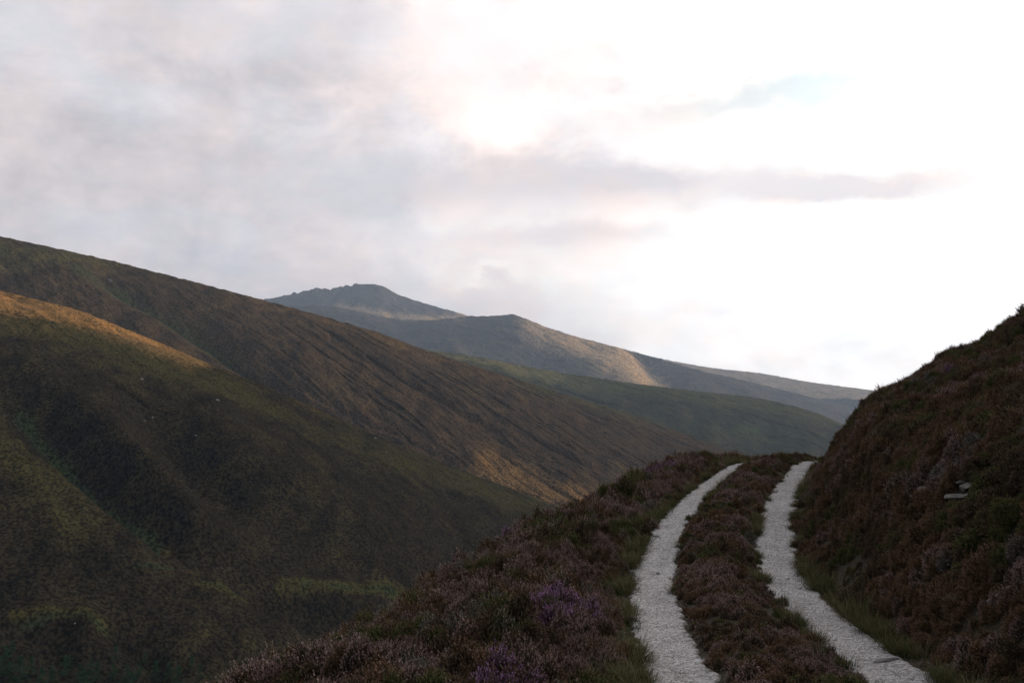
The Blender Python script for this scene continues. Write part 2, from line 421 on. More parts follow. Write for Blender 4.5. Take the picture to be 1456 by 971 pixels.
def mid_feats(px, py, X, Y):
    return {'grass': 0.35 + 0.5 * gauss(px, py, [(600, 500), (800, 532), (1000, 560), (1120, 582), (1190, 604)], 9), 'dry_sunlit': 0.55 * gauss(px, py, [(600, 500), (700, 514), (800, 534)], 6),
            'green': 0.6 * gauss(px, py, [(980, 605), (1080, 600), (1150, 630)], 10)}
hD = make_hill('hill', 380, 1500, 900, 300,
    [(380, 470), (500, 483), (600, 497), (650, 502), (700, 511), (760, 523), (800, 530), (900, 545), (1000, 557), (1060, 563), (1110, 572), (1160, 586), (1195, 601), (1260, 635), (1500, 700)],
    [(380, 2100), (800, 2200), (1200, 2300), (1500, 2300)],
    [(380, 1400, -110), (800, 1500, -115), (1200, 1600, -135), (1500, 1650, -150)],
    1.5, M_green, (700, 150),
    gullies=[([(700, 530), (790, 560), (880, 590)], 14, 9, 's'), ([(930, 610), (1000, 595), (1100, 640)], 16, 10, 's'), ([(1000, 640), (1060, 620), (1130, 650)], 10, 6, 's'),
             ([(760, 535), (860, 552), (960, 575)], 8, 5, 's')],
    feats=mid_feats, amp=(18, 260, 2.2, 22, 1.8, 8), seed=41, streak=(4, 34, 200))

def far_feats(px, py, X, Y):
    return {'dry_sunlit': 0.75 * gauss(px, py, [(760, 462), (850, 500), (910, 540)], 24) + 0.75 * gauss(px, py, [(870, 498), (930, 530), (950, 552)], 12) + 0.3 * gauss(px, py, [(480, 436), (560, 452), (660, 452)], 7),  # sunlit spurs and saddle painted pale and warm
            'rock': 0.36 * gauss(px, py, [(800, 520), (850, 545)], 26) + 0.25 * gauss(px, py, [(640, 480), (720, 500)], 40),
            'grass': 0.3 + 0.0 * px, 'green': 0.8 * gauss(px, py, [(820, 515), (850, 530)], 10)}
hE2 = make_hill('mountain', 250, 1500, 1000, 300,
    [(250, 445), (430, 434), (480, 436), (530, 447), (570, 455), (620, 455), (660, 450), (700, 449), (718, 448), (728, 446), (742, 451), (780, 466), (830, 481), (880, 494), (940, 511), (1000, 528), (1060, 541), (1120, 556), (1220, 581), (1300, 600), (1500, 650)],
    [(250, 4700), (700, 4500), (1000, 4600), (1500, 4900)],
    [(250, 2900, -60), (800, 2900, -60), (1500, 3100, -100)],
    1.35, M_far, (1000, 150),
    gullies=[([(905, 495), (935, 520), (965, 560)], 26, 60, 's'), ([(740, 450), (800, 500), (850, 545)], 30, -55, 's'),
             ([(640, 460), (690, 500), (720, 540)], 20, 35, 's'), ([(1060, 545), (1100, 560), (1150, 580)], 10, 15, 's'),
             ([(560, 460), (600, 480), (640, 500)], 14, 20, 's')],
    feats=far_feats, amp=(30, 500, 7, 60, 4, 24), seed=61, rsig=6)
def peak_feats(px, py, X, Y):
    return {'dry_sunlit': 0.8 * gauss(px, py, [(480, 433), (560, 449), (610, 453), (660, 450)], 7), 'rock': 0.42 * gauss(px, py, [(440, 416), (540, 408), (570, 424)], 14), 'grass': 0.2 + 0 * px}  # lit saddle under the peak painted as a warm band
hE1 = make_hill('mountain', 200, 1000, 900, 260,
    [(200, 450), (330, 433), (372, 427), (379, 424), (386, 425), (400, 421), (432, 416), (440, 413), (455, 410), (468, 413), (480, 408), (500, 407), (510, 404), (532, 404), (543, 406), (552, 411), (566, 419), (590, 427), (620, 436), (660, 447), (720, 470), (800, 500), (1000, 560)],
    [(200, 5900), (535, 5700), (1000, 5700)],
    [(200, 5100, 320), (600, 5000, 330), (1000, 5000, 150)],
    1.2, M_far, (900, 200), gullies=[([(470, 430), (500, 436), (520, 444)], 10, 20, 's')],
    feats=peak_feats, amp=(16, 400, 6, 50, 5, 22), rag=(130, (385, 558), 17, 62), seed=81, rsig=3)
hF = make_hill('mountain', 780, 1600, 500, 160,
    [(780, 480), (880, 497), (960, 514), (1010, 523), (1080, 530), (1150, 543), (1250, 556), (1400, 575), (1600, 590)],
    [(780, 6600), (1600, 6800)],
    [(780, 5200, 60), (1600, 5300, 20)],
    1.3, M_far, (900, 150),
    feats=lambda px, py, X, Y: {'dry_sunlit': 0.6 + 0 * px, 'grass': 0.4 + 0 * px}, amp=(25, 500, 7, 60, 4, 24), seed=91)

# ------------------------------------------------------------------ foreground: the hillside that carries the track
zc = smooth_curve([(-200, -6), (-20, -2.0), (0, -1.88), (6.7, -1.85), (9, -1.93), (10.7, -1.97), (12.3, -1.91), (14.7, -1.68), (16.8, -1.53), (19.4, -1.40), (22.8, -1.25), (24.5, -1.27), (28, -1.7), (34, -3.3), (45, -8), (60, -15), (90, -30), (160, -65), (300, -110)], 6000, 0.7)
xl = smooth_curve([(-200, 2), (-20, 1.3), (0, 1.05), (6.7, 1.16), (7.6, 1.19), (9, 1.30), (10.7, 1.48), (12.3, 1.72), (14.7, 2.32), (16.8, 2.98), (19.4, 3.88), (22.8, 5.1), (26, 6.9), (30, 10), (40, 19), (60, 36), (90, 60), (160, 110), (300, 200)], 6000, 0.6)
gauge = smooth_curve([(-200, 1.5), (12, 1.5), (19, 1.55), (23, 1.62), (300, 1.7)], 600, 1)
xb = smooth_curve([(-200, -3.6), (0, -2.3), (6, -2.1), (8, -1.75), (10, -0.9), (12.5, -0.1), (15, 0.95), (18, 2.15), (20, 2.95), (23, 4.05), (28, 5.5), (40, 7), (90, 15), (300, 30)], 3000, 1.2)
def softplus(x, w): return w * np.logaddexp(0, x / w)
def zA(x, y, detail=True):
    x = np.asarray(x, float); y = np.asarray(y, float)
    c = zc(y); l = xl(y); r = l + gauge(y)
    eL = l - 0.33; eR = r + 0.33
    t = eL - x; s = x - eR
    z = c.copy() if isinstance(c, np.ndarray) else np.array(c)
    tb = xb(y) - x
    k = np.interp(y, [0, 18, 28, 60], [0.60, 0.58, 0.47, 0.44])
    z = z - softplus(tb, 0.55) * k - 0.03 * np.maximum(t, 0) + 0.06 * sstep(0.2, 1.2, t)
    z = z - 0.55 * softplus(y - 27.5, 1.5) * sstep(5, -2, x)
    # right bank rises from the track edge
    ss = np.maximum(s - 0.12, 0)
    z = z + np.where(ss < 9, 0.50 * ss, 4.5 + 0.42 * (ss - 9)) + 0.66 * sstep(-0.1, 1.5, s)
    z = z - 0.012 * np.maximum(ss - 40, 0) ** 1.3
    z = z + 0.20 * np.exp(-((x - 7.45) / 0.5) ** 2 - ((y - 23.0) / 1.0) ** 2) * sstep(-0.02, 0.28, s)
    # centre strip
    mid = (l + r) / 2
    z = z + 0.07 * np.exp(-((x - mid) / 0.38) ** 4)
    # shallow wheel ruts
    z = z - 0.03 * np.exp(-((x - l) / 0.28) ** 2) - 0.03 * np.exp(-((x - r) / 0.28) ** 2)
    if detail:
        off = np.clip(np.maximum(t, s) / 1.2, 0, 1)
        z = z + off * (0.14 * fbm(x / 1.7, y / 1.7, 3, 5) + 0.20 * (tussock(x / 0.95, y / 0.95, 15) - 0.5) + 0.6 * fbm(x / 9, y / 9, 2, 6) * np.clip(np.maximum(t, s) / 6, 0, 1))
        z = z + 0.012 * fbm(x / 0.5, y / 0.5, 2, 8)
    z = -105 + softplus(z + 105, 6)
    return z
def rect_axis(lo, c0, c1, hi, step):
    core = np.arange(c0, c1, step); a = [c1]; d = step
    while a[-1] < hi: d *= 1.12; a.append(a[-1] + d)
    b = [c0]; d = step
    while b[-1] > lo: d *= 1.12; b.append(b[-1] - d)
    return np.concatenate([b[1:][::-1], core, a])
def soil_material():
    m, nt, b = new_mat('peaty_soil'); P = geo_pos(nt)
    n1 = noise(nt, P, 1.2, 6, 0.6); n2 = noise(nt, P, 14, 4, 0.6)
    c = mix(nt, n1.step(0.4, 0.6), (0.028, 0.021, 0.015), (0.045, 0.040, 0.020))
    c = mix(nt, n2.step(0.45, 0.7), c, (0.055, 0.045, 0.030))
    nt.links.new(c.v, b.inputs['Base Color']); bump(nt, b, n2 + n1, 0.8, 0.05)
    return m
ax_ = rect_axis(-170, -22, 22, 240, 0.13); ay_ = rect_axis(-120, -4, 40, 220, 0.13)
GX, GY = np.meshgrid(ax_, ay_, indexing='ij')
M_soil = soil_material()
hillside = mesh_obj('hillside', np.stack([GX, GY, zA(GX, GY)], -1).reshape(-1, 3), grid_faces(len(ax_), len(ay_)), M_soil)
tag(hillside, kind='structure')

def hit_A(px, py, zoff=0.0):
    """where the view ray of a photo pixel meets the near hillside"""
    a, b = slope_of(px, py); d = np.linspace(4, 120, 12000)
    g = zA(a * d, d) + zoff - b * d
    if not (g > 0).any(): return hit_A(px, py + 2, zoff)
    i = np.argmax(g > 0)
    return Vector((a * d[i], d[i], float(b * d[i]) - zoff))

# unseen ridge added to the right to shade the glen, and the valley floor
def z_shade_ridge(x, y):
    """unseen ridge added right of the view, its crest shaped to shade the glen"""
    sa, ca = math.sin(R(64)), math.cos(R(64))
    w = -ca * x + sa * y; t = sa * x + ca * y
    crest = np.interp(w, [-400, -150, 100, 350, 560, 610, 660, 690, 725, 780, 900], [-40, 60, 95, 115, 134, 140, 134, 96, 22, -60, -108])
    crest = crest + 9 * fbm(w / 120, w * 0 + 3.3, 3, 31)
    z = -112 + (crest + 112) * np.exp(-((t - 930 - 1.0 * np.maximum(w - 540, 0)) / 150) ** 2)
    z = z + 4 * fbm(x / 90, y / 90, 4, 33)
    return np.maximum(z, -108)
rx = np.linspace(150, 1700, 260); ry = np.linspace(-500, 1500, 300)
RX, RY = np.meshgrid(rx, ry, indexing='ij')
shade_ridge = mesh_obj('hill', np.stack([RX, RY, z_shade_ridge(RX, RY)], -1).reshape(-1, 3), grid_faces(260, 300), M_near)  # unseen ridge, put here to block the low sun
for kx in ('grass', 'green', 'dry_sunlit', 'rock'): add_attr(shade_ridge, kx, np.zeros(RX.size))
tag(shade_ridge, kind='structure')
gx = np.linspace(-5100, 5100, 120)
VX, VY = np.meshgrid(gx, np.linspace(-3000, 8800, 120), indexing='ij')
vf = mesh_obj('ground', np.stack([VX, VY, -150 + 6 * fbm(VX / 900, VY / 900, 3, 51)], -1).reshape(-1, 3), grid_faces(120, 120), M_near)
for kx in ('grass', 'green', 'dry_sunlit', 'rock'): add_attr(vf, kx, np.zeros(VX.size))
tag(vf, kind='structure')

# ------------------------------------------------------------------ the two gravel wheel tracks
def gravel_material():
    m, nt, b = new_mat('crushed_granite'); P = geo_pos(nt)
    e = attr(nt, 'edge')
    n1 = noise(nt, P, 2.2, 5, 0.6); n2 = noise(nt, P, 45, 3, 0.7); n3 = noise(nt, P, 9, 4, 0.65)
    vo = nt.nodes.new('ShaderNodeTexVoronoi'); link(nt, P, vo.inputs['Vector']); vo.inputs['Scale'].default_value = 58
    vr = S(nt, vo.outputs['Color']); vd = S(nt, vo.outputs['Distance'])
    sep = nt.nodes.new('ShaderNodeSeparateColor'); link(nt, vr, sep.inputs[0]); r0 = S(nt, sep.outputs[0])
    c = mix(nt, n1.step(0.35, 0.7), (0.34, 0.315, 0.305), (0.47, 0.44, 0.425))
    c = mix(nt, r0.step(0.55, 1.0) * 0.7, c, (0.72, 0.70, 0.70))
    c = mix(nt, (1.0 - r0).step(0.70, 1.0) * 0.8, c, (0.17, 0.155, 0.15))
    streak = noise(nt, mapping(nt, P, scale=(1.0, 3.2, 1.0)), 3.0, 5, 0.7)
    dirt = ((e * 1.25) + (n3 - 0.5) * 1.5 + (streak - 0.5) * 1.2).step(0.62, 1.15)
    c = mix(nt, dirt * 0.85, c, (0.050, 0.042, 0.030))
    wear = noise(nt, mapping(nt, P, (4, 2, 0), (0, 0, 0.25), (0.7, 2.6, 1.0)), 2.4, 5, 0.7)
    c = mix(nt, wear.step(0.56, 0.70) * 0.55, c, (0.120, 0.105, 0.080))
    nt.links.new(c.v, b.inputs['Base Color'])
    bump(nt, b, n2 * 0.8 + (1.0 - vd) * 0.9 + n3 * 0.5, 0.3, 0.008)
    return m
M_gravel = gravel_material()
def track(off_f, seed, wy):
    ys = np.arange(-6, 34, 0.05); us = np.linspace(-1, 1, 25)
    hw = 0.04 * fbm(ys / 0.9, ys * 0 + seed, 3, seed) + np.interp(ys, [0, 6, 9, 13, 16, 20, 23], wy)
    cx = xl(ys) + off_f(ys)
    slope = np.gradient(cx, ys); nrm = np.sqrt(1 + slope ** 2)
    U, Yi = np.meshgrid(us, np.arange(len(ys)), indexing='xy')
    jit = 0.065 * fbm(ys[Yi] / 0.22, U * 0 + 5 * np.sign(U), 3, seed + 4) * np.abs(U) ** 3
    d = U * hw[Yi] * 1.12 + jit
    X = cx[Yi] + d * nrm[Yi] * 1.0; Y = ys[Yi] + 0 * U
    Z = zA(X, Y) + 0.022 - 0.05 * sstep(0.80, 1.0, np.abs(U)) + 0.004 * fbm(X / 0.35, Y / 0.35, 2, 3)
    o = mesh_obj('path', np.stack([X, Y, Z], -1).reshape(-1, 3), grid_faces(len(ys), len(us)), M_gravel)
    add_attr(o, 'edge', (np.abs(U) ** 1.7).ravel()); tag(o, kind='structure')
    return o
track(lambda y: 0 * y, 3, [.27, .26, .245, .24, .21, .19, .19]); track(lambda y: gauge(y), 14, [.27, .26, .25, .26, .26, .25, .26])

# ------------------------------------------------------------------ haze
def build_haze():
    m = bpy.data.materials.new('haze_air'); m.use_nodes = True; nt = m.node_tree; nt.nodes.clear()
    o = nt.nodes.new('ShaderNodeOutputMaterial'); v = nt.nodes.new('ShaderNodeVolumePrincipled')
    v.inputs['Color'].default_value = (0.50, 0.70, 1.0, 1); v.inputs['Density'].default_value = 0.00009
    v.inputs['Anisotropy'].default_value = 0.2
    nt.links.new(v.outputs[0], o.inputs['Volume'])
    x0, x1, y0, y1, z0, z1 = -5200, 5200, -3100, 8900, -170, 860
    V = [(x, y, z) for x in (x0, x1) for y in (y0, y1) for z in (z0, z1)]
    Fc = [(0, 1, 3, 2), (4, 6, 7, 5), (0, 4, 5, 1), (2, 3, 7, 6), (0, 2, 6, 4), (1, 5, 7, 3)]
    h = mesh_obj('haze', V, Fc, m, smooth=False); tag(h, kind='stuff'); h['label'] = 'thin blue evening haze over the glen'
HAZE = True
if HAZE: build_haze()

# ------------------------------------------------------------------ heather: sprig clumps
def leaf_material(name, leaf, leaf2, tip, tip2, tipstart=0.55):
    m, nt, b = new_mat(name); P = geo_pos(nt)
    t = attr(nt, 't'); r = attr(nt, 'r')
    n = noise(nt, P, 2.6, 3, 0.6)
    c = mix(nt, r, leaf, leaf2)
    tp = mix(nt, (r * 0.6 + n * 0.5).step(0.3, 0.8), tip, tip2)
    c = mix(nt, (t + (n - 0.5) * 0.5).step(tipstart, tipstart + 0.3), c, tp)
    nt.links.new(c.v, b.inputs['Base Color']); b.inputs['Specular IOR Level'].default_value = 0.08
    return m
def clump(name, mat, seed, rad=0.20, hgt=0.24, n=300, spr=(0.07, 0.15), leafs=9, lsz=0.011, up=0.8):
    g = np.random.default_rng(seed); V = []; T = []; Rr = []
    a = g.uniform(0, 2 * np.pi, n); q = np.sqrt(g.uniform(0, 1, n)) * rad
    bx, by = q * np.cos(a), q * np.sin(a)
    dome = hgt * (1 - (q / rad) ** 2 * 0.85) * (1 + 0.13 * g.normal(size=n))
    for i in range(n):
        L = g.uniform(*spr); rr = g.uniform()
        d = np.array([bx[i] / rad * 0.9 + g.normal() * 0.22, by[i] / rad * 0.9 + g.normal() * 0.22, up + g.uniform(0, 0.5)]); d /= np.linalg.norm(d)
        tip = np.array([bx[i], by[i], max(dome[i], 0.05)]); base = tip - d * L
        # thin stem
        w = np.cross(d, g.normal(size=3)); w /= np.linalg.norm(w); w *= 0.0022
        V += [base - w, base + w, tip]; T += [0, 0, 0.6]; Rr += [rr] * 3
        for k in range(leafs):
            f = (k + g.uniform(0.2, 0.8)) / leafs
            p = base + d * L * f
            o = g.normal(size=3); o -= d * np.dot(o, d); o /= np.linalg.norm(o)
            s = lsz * g.uniform(0.7, 1.35) * (1.15 - 0.45 * f)
            e = np.cross(o, d) * s * 0.55
            V += [p - e, p + e, p + o * s * 0.8 + d * s * 1.5]; T += [f] * 3; Rr += [rr] * 3
    V = np.array(V); Fc = np.arange(len(V)).reshape(-1, 3)
    ob = mesh_obj(name, V, Fc, mat, smooth=False, link_it=False)
    add_attr(ob, 't', T); add_attr(ob, 'r', Rr)
    return ob
def tuft(name, mat, seed, n=70, L=(0.15, 0.35), rad=0.05, w=0.0035, lean=0.5, droop=0.5, link_it=False):
    """grass tuft: curved tapering blades"""
    g = np.random.default_rng(seed); V = []; Fc = []; T = []; Rr = []
    for i in range(n):
        a = g.uniform(0, 2 * np.pi); q = rad * math.sqrt(g.uniform()); b0 = np.array([q * math.cos(a), q * math.sin(a), -0.03])
        a2 = a + g.normal() * 0.6; l = g.uniform(*L); ln = lean * g.uniform(0.2, 1.2); rr = g.uniform()
        dirh = np.array([math.cos(a2), math.sin(a2), 0]); sd = np.array([-math.sin(a2), math.cos(a2), 0]) * w * g.uniform(0.7, 1.3)
        k0 = len(V)
        for k in range(5):
            f = k / 4; p = b0 + dirh * (ln * l * f + droop * l * f * f * ln) + np.array([0, 0, 1]) * l * (f - 0.35 * droop * f * f)
            ww = sd * (1 - f * 0.92); V += [p - ww, p + ww]; T += [f, f]; Rr += [rr, rr]
        for k in range(4): Fc.append((k0 + 2 * k, k0 + 2 * k + 1, k0 + 2 * k + 3, k0 + 2 * k + 2))
    ob = mesh_obj(name, np.array(V), np.array(Fc), mat, smooth=True, link_it=link_it)
    add_attr(ob, 't', T); add_attr(ob, 'r', Rr)
    return ob

kinds = {  # leaf, leaf2, tip, tip2
    'a_rust':   ((0.073, 0.057, 0.031), (0.137, 0.080, 0.038), (0.227, 0.124, 0.072), (0.310, 0.190, 0.128)),
    'b_mauve':  ((0.068, 0.061, 0.034), (0.110, 0.080, 0.048), (0.310, 0.201, 0.188), (0.456, 0.314, 0.283)),
    'c_green':  ((0.053, 0.068, 0.027), (0.100, 0.111, 0.038), (0.137, 0.133, 0.050), (0.201, 0.162, 0.076)),
    'd_purple': ((0.073, 0.061, 0.048), (0.110, 0.080, 0.065), (0.364, 0.181, 0.341), (0.509, 0.284, 0.461)),
    'e_grey':   ((0.088, 0.081, 0.062), (0.136, 0.123, 0.093), (0.234, 0.209, 0.171), (0.341, 0.307, 0.259)),
    'f_brown':  ((0.053, 0.044, 0.028), (0.092, 0.065, 0.038), (0.145, 0.096, 0.063), (0.209, 0.133, 0.087)),
}
heather_col = bpy.data.collections.new('heather_sprigs')
NSH = 3
for ki, (k, cs) in enumerate(kinds.items()):
    hm = leaf_material('heather_' + k[2:], *cs)
    for j in range(NSH):
        ob = clump(f'heather_{k}_{j}', hm, 100 + ki * 10 + j, rad=(0.17, 0.21, 0.15)[j], hgt=(0.20, 0.23, 0.26)[j], n=(300, 380, 260)[j],
                   leafs=8 if k[0] != 'e' else 5)
        heather_col.objects.link(ob)
def scatter(name, pts, idx, rot, scl, coll):
    """one ground cover object: every point carries one clump"""
    me = bpy.data.meshes.new(name); me.vertices.add(len(pts)); me.vertices.foreach_set('co', np.asarray(pts, np.float32).ravel())
    o = bpy.data.objects.new(name, me); COL.objects.link(o)
    a = me.attributes.new('idx', 'INT', 'POINT'); a.data.foreach_set('value', np.asarray(idx, np.int32))
    add_attr(o, 'rot', rot); add_attr(o, 'scl', scl)
    ng = bpy.data.node_groups.new(name + '_cover', 'GeometryNodeTree')
    ng.interface.new_socket('Geometry', in_out='INPUT', socket_type='NodeSocketGeometry')
    ng.interface.new_socket('Geometry', in_out='OUTPUT', socket_type='NodeSocketGeometry')
    N = ng.nodes; gi = N.new('NodeGroupInput'); go = N.new('NodeGroupOutput')
    ip = N.new('GeometryNodeInstanceOnPoints'); ci = N.new('GeometryNodeCollectionInfo')
    ci.inputs['Collection'].default_value = coll; ci.inputs['Separate Children'].default_value = True; ci.inputs['Reset Children'].default_value = True
    mp = N.new('GeometryNodeMeshToPoints')
    def na(nm, ty):
        n = N.new('GeometryNodeInputNamedAttribute'); n.data_type = ty; n.inputs[0].default_value = nm; return n.outputs[0]
    Lk = ng.links.new
    Lk(gi.outputs[0], mp.inputs['Mesh']); Lk(mp.outputs[0], ip.inputs['Points']); Lk(ci.outputs[0], ip.inputs['Instance'])
    ip.inputs['Pick Instance'].default_value = True
    Lk(na('idx', 'INT'), ip.inputs['Instance Index']); Lk(na('rot', 'FLOAT_VECTOR'), ip.inputs['Rotation']); Lk(na('scl', 'FLOAT_VECTOR'), ip.inputs['Scale'])
    Lk(ip.outputs[0], go.inputs[0])
    md = o.modifiers.new('cover', 'NODES'); md.node_group = ng
    return o
def normal_A(x, y, e=0.15):
    gx_ = (zA(x + e, y) - zA(x - e, y)) / (2 * e); gy_ = (zA(x, y + e) - zA(x, y - e)) / (2 * e)
    return gx_, gy_
def tri_rand(lo, hi, dens):
    (x0, y0), (x1, y1) = lo, hi
    n = int((x1 - x0) * (y1 - y0) * dens)
    return rng.uniform(x0, x1, n), rng.uniform(y0, y1, n)
def edge_dists(x, y):
    l = xl(y); r = l + gauge(y); sl = np.sqrt(1 + ((xl(y + .1) - xl(y - .1)) / .2) ** 2)
    return (x - l) / sl, (x - r) / sl
purple_spots = [(752, 748, .40), (790, 846, .40), (945, 664, .45), (716, 942, .22), (1352, 520, .2), (870, 690, .3)]
purple_w = [(hit_A(a, b, 0.2), c) for a, b, c in purple_spots]
grey_w = [(hit_A(a, b, 0.2), c) for a, b, c in [(1365, 760, .12), (655, 870, .30), (1345, 835, .10), (590, 930, .2), (700, 860, .2), (980, 690, .2)]]
def heather_cover():
    P = []
    # near, mid and far belts; clumps beyond the brow and the outer hill are thinner
    for (lo, hi, dens, s0) in (((-9, 0), (12, 13), 100, 0.72), ((-12, 13), (18, 26), 64, 0.87), ((-26, 26), (20, 42), 26, 1.0), ((-26, 0), (-9, 26), 12, 1.3), ((12, 13), (18, 26), 50, 0.95), ((12, 0), (32, 26), 12, 1.4)):
        x, y = tri_rand(lo, hi, dens); P.append(np.stack([x, y, np.full_like(x, s0)], 1))
    P = np.concatenate(P); x, y, s0 = P.T
    dl, dr = edge_dists(x, y)
    ragl = 0.09 * fbm(x / 0.5, y / 0.5, 3, 71)
    keep = (np.abs(dl) > np.where(y > 14, 0.25, 0.29) + ragl) & (np.abs(dr) > 0.28 + ragl) 
    # open turf at the verges
    left = dl < -0.3; right = dr > 0.3; midst = (dl > 0) & (dr < 0)
    m1 = fbm(x / 0.6, y / 0.6, 3, 73)
    keep &= ~(left & (dl > -0.38 - 0.16 * m1)); keep &= ~(right & (dr < 0.33 + 0.09 * m1))
    for (px_, py_, rr) in ((918, 742, 0.33), (1215, 880, 0.30), (905, 790, 0.2), (1036, 648, .4), (915, 900, 0.2), (1245, 905, 0.22)):
        h = hit_A(px_, py_); sl_ = (xl(h.y + .3) - xl(h.y - .3)) / .6; keep &= ((x - h.x - sl_ * (y - h.y)) / (0.62 * rr)) ** 2 + ((y - h.y) / (2.4 * rr)) ** 2 > 1 + 0.5 * fbm(x / 0.2, y / 0.2, 2, 88)
    # bare stony scars on the bank
    for (px_, py_, rr) in ((1370, 706, .27), (1308, 706, .16)):
        h = hit_A(px_, py_); keep &= (x - h.x) ** 2 + (y - h.y) ** 2 > rr * rr
    keep &= (np.hypot(x, y) > 1.6)
    # thin gaps between bushes
    gapn = fbm(x / 0.55, y / 0.55, 2, 75); keep &= (gapn > -0.75) | midst
    x, y, s0, dl, dr, midst = (q[keep] for q in (x, y, s0, dl, dr, midst))
    # kind by patch
    a = fbm(x / 1.3, y / 1.3, 3, 201) + 0.22 * rng.normal(size=len(x)); b = fbm(x / 0.9, y / 0.9, 3, 301) + 0.22 * rng.normal(size=len(x))
    kd = np.full(len(x), 5)
    kd[a > 0.05] = 0; kd[a > np.where(dr > 0, 0.62, 0.42)] = 1; kd[(a < -0.05) & (b > 0.1)] = 2; kd[(b < np.where(dr > 0, -0.7, -0.40))] = 1; kd[(b > 0.80)] = 4
    onL = dl < 0
    kd[(onL) & (a > 0.2) & (b < 0.1)] = 1
    moor = onL & (xb(y) - x > 3.0 + 1.2 * a) & (y > 13); kd[moor & (rng.uniform(size=len(x)) < 0.75)] = 2
    for pw, rr in purple_w:
        m = (x - pw.x) ** 2 + ((y - pw.y) * 0.8) ** 2 < (rr * (0.8 + 0.4 * rng.uniform(size=len(x)))) ** 2; kd[m & (rng.uniform(size=len(x)) < 0.55)] = 3
    for pw, rr in grey_w:
        m = (x - pw.x) ** 2 + ((y - pw.y) * 0.8) ** 2 < (rr * (0.7 + 0.5 * rng.uniform(size=len(x)))) ** 2; kd[m & (rng.uniform(size=len(x)) < 0.65)] = 4
    idx = kd * NSH + rng.integers(0, NSH, len(x))
    z = zA(x, y); gx_, gy_ = normal_A(x, y)
    # size: big bushes grouped together, small ones at the edges and in the centre strip
    big = 1.0 + 0.55 * fbm(x / 0.8, y / 0.8, 2, 401)
    edge = np.minimum(np.abs(dl), np.abs(dr)) - 0.29
    sc_ = s0 * big * rng.uniform(0.75, 1.2, len(x)) * np.clip(0.68 + edge * 0.55, 0.62, 1.15)
    sc_ = np.where(dr > 0.3, sc_ * 0.86, sc_); hz = sc_ * rng.uniform(0.85, 1.15, len(x)) * np.where(midst, 0.72, np.where(dr > 0, 0.85, 0.98))
    hz = np.where(moor, hz * 0.45, hz)
    kx, ky = -gx_ * 0.55, -gy_ * 0.55
    rot = np.stack([-ky * 1.0, kx * 1.0, rng.uniform(0, 6.28, len(x))], 1)
    rot[:, 0] = np.arctan(-ky) + 0.1 * rng.normal(size=len(x)); rot[:, 1] = np.arctan(kx) + 0.1 * rng.normal(size=len(x)); 
    # rotation about z first (random spin), then lean out of the slope: euler XYZ applies X, Y, then Z, so counter-turn the lean
    w = rot[:, 2]; lx, ly = rot[:, 0].copy(), rot[:, 1].copy()
    rot[:, 0] = np.cos(w) * lx + np.sin(w) * ly; rot[:, 1] = -np.sin(w) * lx + np.cos(w) * ly
    o = scatter('heather', np.stack([x, y, z - 0.03], 1), idx, rot, np.stack([sc_, sc_, hz], 1), heather_col)
    tag(o, 'dense brown, rust and mauve heather covering the hillside on both sides of the gravel track', kind='stuff'); print('heather', len(x))
heather_cover()

